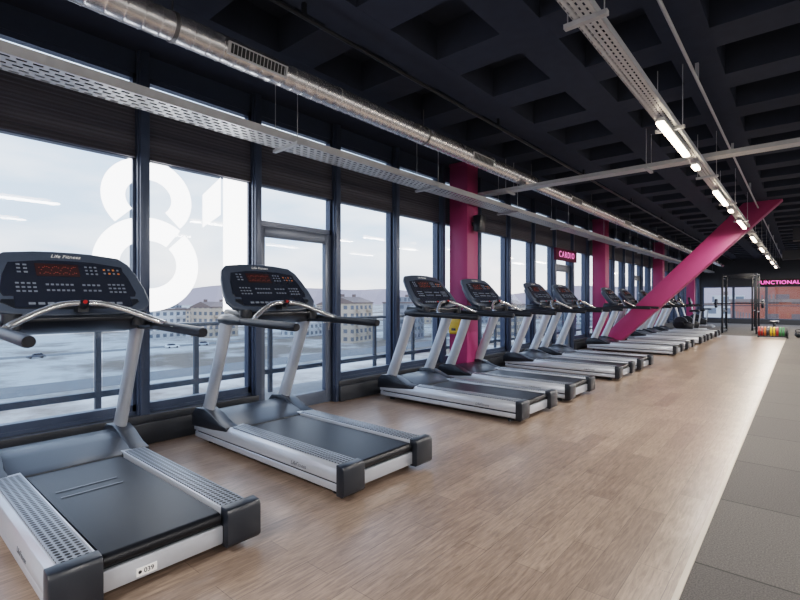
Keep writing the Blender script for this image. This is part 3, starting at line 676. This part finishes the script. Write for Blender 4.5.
# ------------------------------------------------------------------ outside
bm = bmesh.new(); box(bm, -6.4, -4.9, Y0, Y1, -0.35, -0.06); finish(bm, 'balcony_slab', M_slab, label='grey concrete balcony slab outside the windows', category='balcony')
rl = empty('balcony_railing', (-6.15, 0, -0.06), 'dark steel balcony railing with bluish glass panels', 'railing')
M_rail = mat('railing_steel', rgb(66, 78, 92), 0.4, 0.3)
bm = bmesh.new(); box(bm, -.04, .04, Y0, Y1, 1.05, 1.10); finish(bm, 'handrail', M_rail, parent=rl, bevel=.01)
bm = bmesh.new(); box(bm, -.03, .03, Y0, Y1, 0.28, 0.35); finish(bm, 'bottom_rail', M_rail, parent=rl)
ya = 1.82-1.15*5
while ya < Y1:
    bm = bmesh.new(); box(bm, -.025, .025, ya-.03, ya+.03, 0, 1.05); finish(bm, 'post', M_rail, parent=rl)
    if ya+1.15 < Y1:
        bm = bmesh.new(); box(bm, -.005, .005, ya+.05, ya+1.10, .35, 1.02); finish(bm, 'glass_panel', M_glassb, parent=rl)
    ya += 1.15

def ground_mat():
    m = mat('snowy_ground', rgb(160, 165, 172), 0.9)
    N = m.node_tree.nodes; L = m.node_tree.links; p = N['Principled BSDF']; p.inputs['Specular IOR Level'].default_value = 0.0
    tc = N.new('ShaderNodeTexCoord')
    n1 = N.new('ShaderNodeTexNoise'); n1.inputs['Scale'].default_value = 0.03; n1.inputs['Detail'].default_value = 10; n1.inputs['Roughness'].default_value = .66
    L.new(tc.outputs['Object'], n1.inputs['Vector']); r = N.new('ShaderNodeValToRGB')
    r.color_ramp.elements[0].position = .42; r.color_ramp.elements[0].color = rgb(132, 121, 111); r.color_ramp.elements[1].position = .58; r.color_ramp.elements[1].color = rgb(198, 194, 190)
    L.new(n1.outputs['Fac'], r.inputs[0]); L.new(r.outputs[0], p.inputs['Base Color']); return m
bm = bmesh.new(); box(bm, -2500, 600, -1200, 2500, -15.5, -15); finish(bm, 'ground', ground_mat(), label='pale snow-covered open land outside', category='ground', kind='structure')
M_road = mat('asphalt', rgb(118, 116, 116), 0.8, 0, .12, .5)
rd = bmesh.new(); box(rd, -112, -100, -300, 420, -15, -14.93); box(rd, -172, -166, -300, 500, -15, -14.93)
finish(rd, 'road', M_road, label='grey asphalt road crossing the snowy ground', category='road', kind='structure')
def car(loc, m_, cname, rot):
    r = empty('car', loc, 'small %s car parked by the road' % cname, 'car', 'parked cars'); r.rotation_euler[2] = rot
    bm = bmesh.new(); prism(bm, [(-2.1, .3), (2.1, .3), (2.15, .75), (1.2, .9), (-2.05, .95), (-2.15, .6)], -.85, .85, mi=0)
    finish(bm, 'car_body', m_, parent=r, bevel=.08)
    bm = bmesh.new(); prism(bm, [(-1.7, .93), (1.0, .9), (.4, 1.42), (-1.2, 1.45)], -.75, .75); finish(bm, 'cabin', M_black2, parent=r, bevel=.06)
    for x_ in (-1.3, 1.3):
        for s in (-1, 1):
            bm = bmesh.new(); tube(bm, [(x_, s*.7, .32), (x_, s*.88, .32)], .32, 16, 1); finish(bm, 'wheel', M_grip, parent=r)
rn = random.Random(3)
for j, yv in enumerate((-8, 6, 22, 47, 54, 96)):
    m_, nm = [(M_white, 'white'), (M_silver, 'silver'), (M_greytxt, 'grey')][j % 3]
    car((-163, yv*1.5, -15), m_, nm, math.pi/2 if j % 2 else -math.pi/2)
bm = bmesh.new(); prev = None; n = 160
for k in range(n+1):
    ang = math.radians(-62+k*112/n); d = 1700
    X = d*(-math.sin(YAW-ang)); Yy = d*math.cos(YAW-ang)
    h = 40+20*math.sin(k*.10+1)+10*math.sin(k*.23)+2*math.sin(k*.6)
    v = [bm.verts.new((X, Yy, -15)), bm.verts.new((X*1.12, Yy*1.12, max(5, h))), bm.verts.new((X*1.3, Yy*1.3, -15))]
    if prev: bm.faces.new([prev[0], v[0], v[1], prev[1]]); bm.faces.new([prev[1], v[1], v[2], prev[2]])
    prev = v
finish(bm, 'hill_range', mat('hill', rgb(160, 144, 144), 0.9, 0, .08, .01), label='low hazy warm-grey hills beyond the town', category='hills', kind='structure')
def bld_mat(name, wall, win):
    m = mat(name, wall, 0.8); N = m.node_tree.nodes; L = m.node_tree.links; p = N['Principled BSDF']
    tc = N.new('ShaderNodeTexCoord'); sp = N.new('ShaderNodeSeparateXYZ'); cb = N.new('ShaderNodeCombineXYZ'); ad = N.new('ShaderNodeMath'); ad.operation = 'ADD'
    L.new(tc.outputs['Object'], sp.inputs[0]); L.new(sp.outputs['X'], ad.inputs[0]); L.new(sp.outputs['Y'], ad.inputs[1]); L.new(ad.outputs[0], cb.inputs['X']); L.new(sp.outputs['Z'], cb.inputs['Y'])
    br = N.new('ShaderNodeTexBrick'); br.offset = 0; L.new(cb.outputs[0], br.inputs['Vector']); br.inputs['Scale'].default_value = 1
    br.inputs['Brick Width'].default_value = 3.2; br.inputs['Row Height'].default_value = 3.0; br.inputs['Mortar Size'].default_value = .75; br.inputs['Mortar Smooth'].default_value = 0
    br.inputs['Color1'].default_value = win; br.inputs['Color2'].default_value = tuple(c*1.3 for c in win[:3])+(1,); br.inputs['Mortar'].default_value = wall
    L.new(br.outputs['Color'], p.inputs['Base Color']); return m
BM = [bld_mat('building_cream', rgb(184, 168, 150), rgb(98, 100, 106)), bld_mat('building_white', rgb(200, 198, 197), rgb(106, 112, 120)), bld_mat('building_ochre', rgb(166, 136, 108), rgb(90, 92, 98)), bld_mat('building_grey', rgb(140, 142, 148), rgb(88, 94, 102)), bld_mat('building_brick', rgb(150, 84, 66), rgb(96, 84, 84))]  # cream to grey blocks lightened, distance haze put into their colours
M_roof = mat('roof', rgb(120, 104, 98), 0.8)
def building(px, d, wd, dp, h, mi, ang=0):
    bm = bmesh.new(); box(bm, -dp/2, dp/2, -wd/2, wd/2, 0, h, 0); box(bm, -dp/2-.3, dp/2+.3, -wd/2-.3, wd/2+.3, h, h+.5, 1)
    if mi in (0, 2): prism(bm, [(-dp/2-.2, h+.5), (dp/2+.2, h+.5), (0, h+2.6)], -wd/2, wd/2, mi=1)
    else: box(bm, -dp/4, dp/4, -wd/3, wd/3, h+.5, h+2.6, 0)
    for f in range(1, int(h//3)): box(bm, dp/2, dp/2+1, -wd/2+2, -wd/2+5, f*3, f*3+1, 0); box(bm, dp/2, dp/2+1, wd/2-5, wd/2-2, f*3, f*3+1, 0)
    for c_ in (-.3, .25): box(bm, -1, 0, wd*c_-.6, wd*c_+.6, h+1.5, h+3.6, 1)
    cn = ['cream', 'white', 'ochre', 'grey', 'reddish brick'][mi]
    o = finish(bm, 'apartment_building', [BM[mi], M_roof], label='distant %s apartment block beyond open land' % cn, category='building', group='distant town buildings', loc=away(px, d, -15))
    o.rotation_euler[2] = ang
px = -60; jj = 0
while px < 700:
    d = 330+(jj % 2)*70+rn.uniform(0, 20); h = rn.choice([6, 9, 9, 12, 14]); wd = rn.uniform(14, 22); jj += 1
    building(px, d, wd, 12, h, rn.randrange(4), rn.uniform(0, .4)); px += wd/d*468*rn.uniform(1.2, 1.8)
for (px, d, wd, h, mi) in ((350, 185, 15, 15, 0), (404, 198, 15, 15, 3), (158, 200, 18, 12, 1), (215, 210, 16, 13, 0), (303, 215, 16, 12, 1), (450, 205, 13, 14, 1), (508, 215, 18, 14, 0), (560, 230, 18, 15, 3)):
    building(px, d, wd, 12, h, mi, .25)
building(790, 80, 26, 14, 16, 4, .2); building(728, 130, 22, 14, 15, 1, .1)
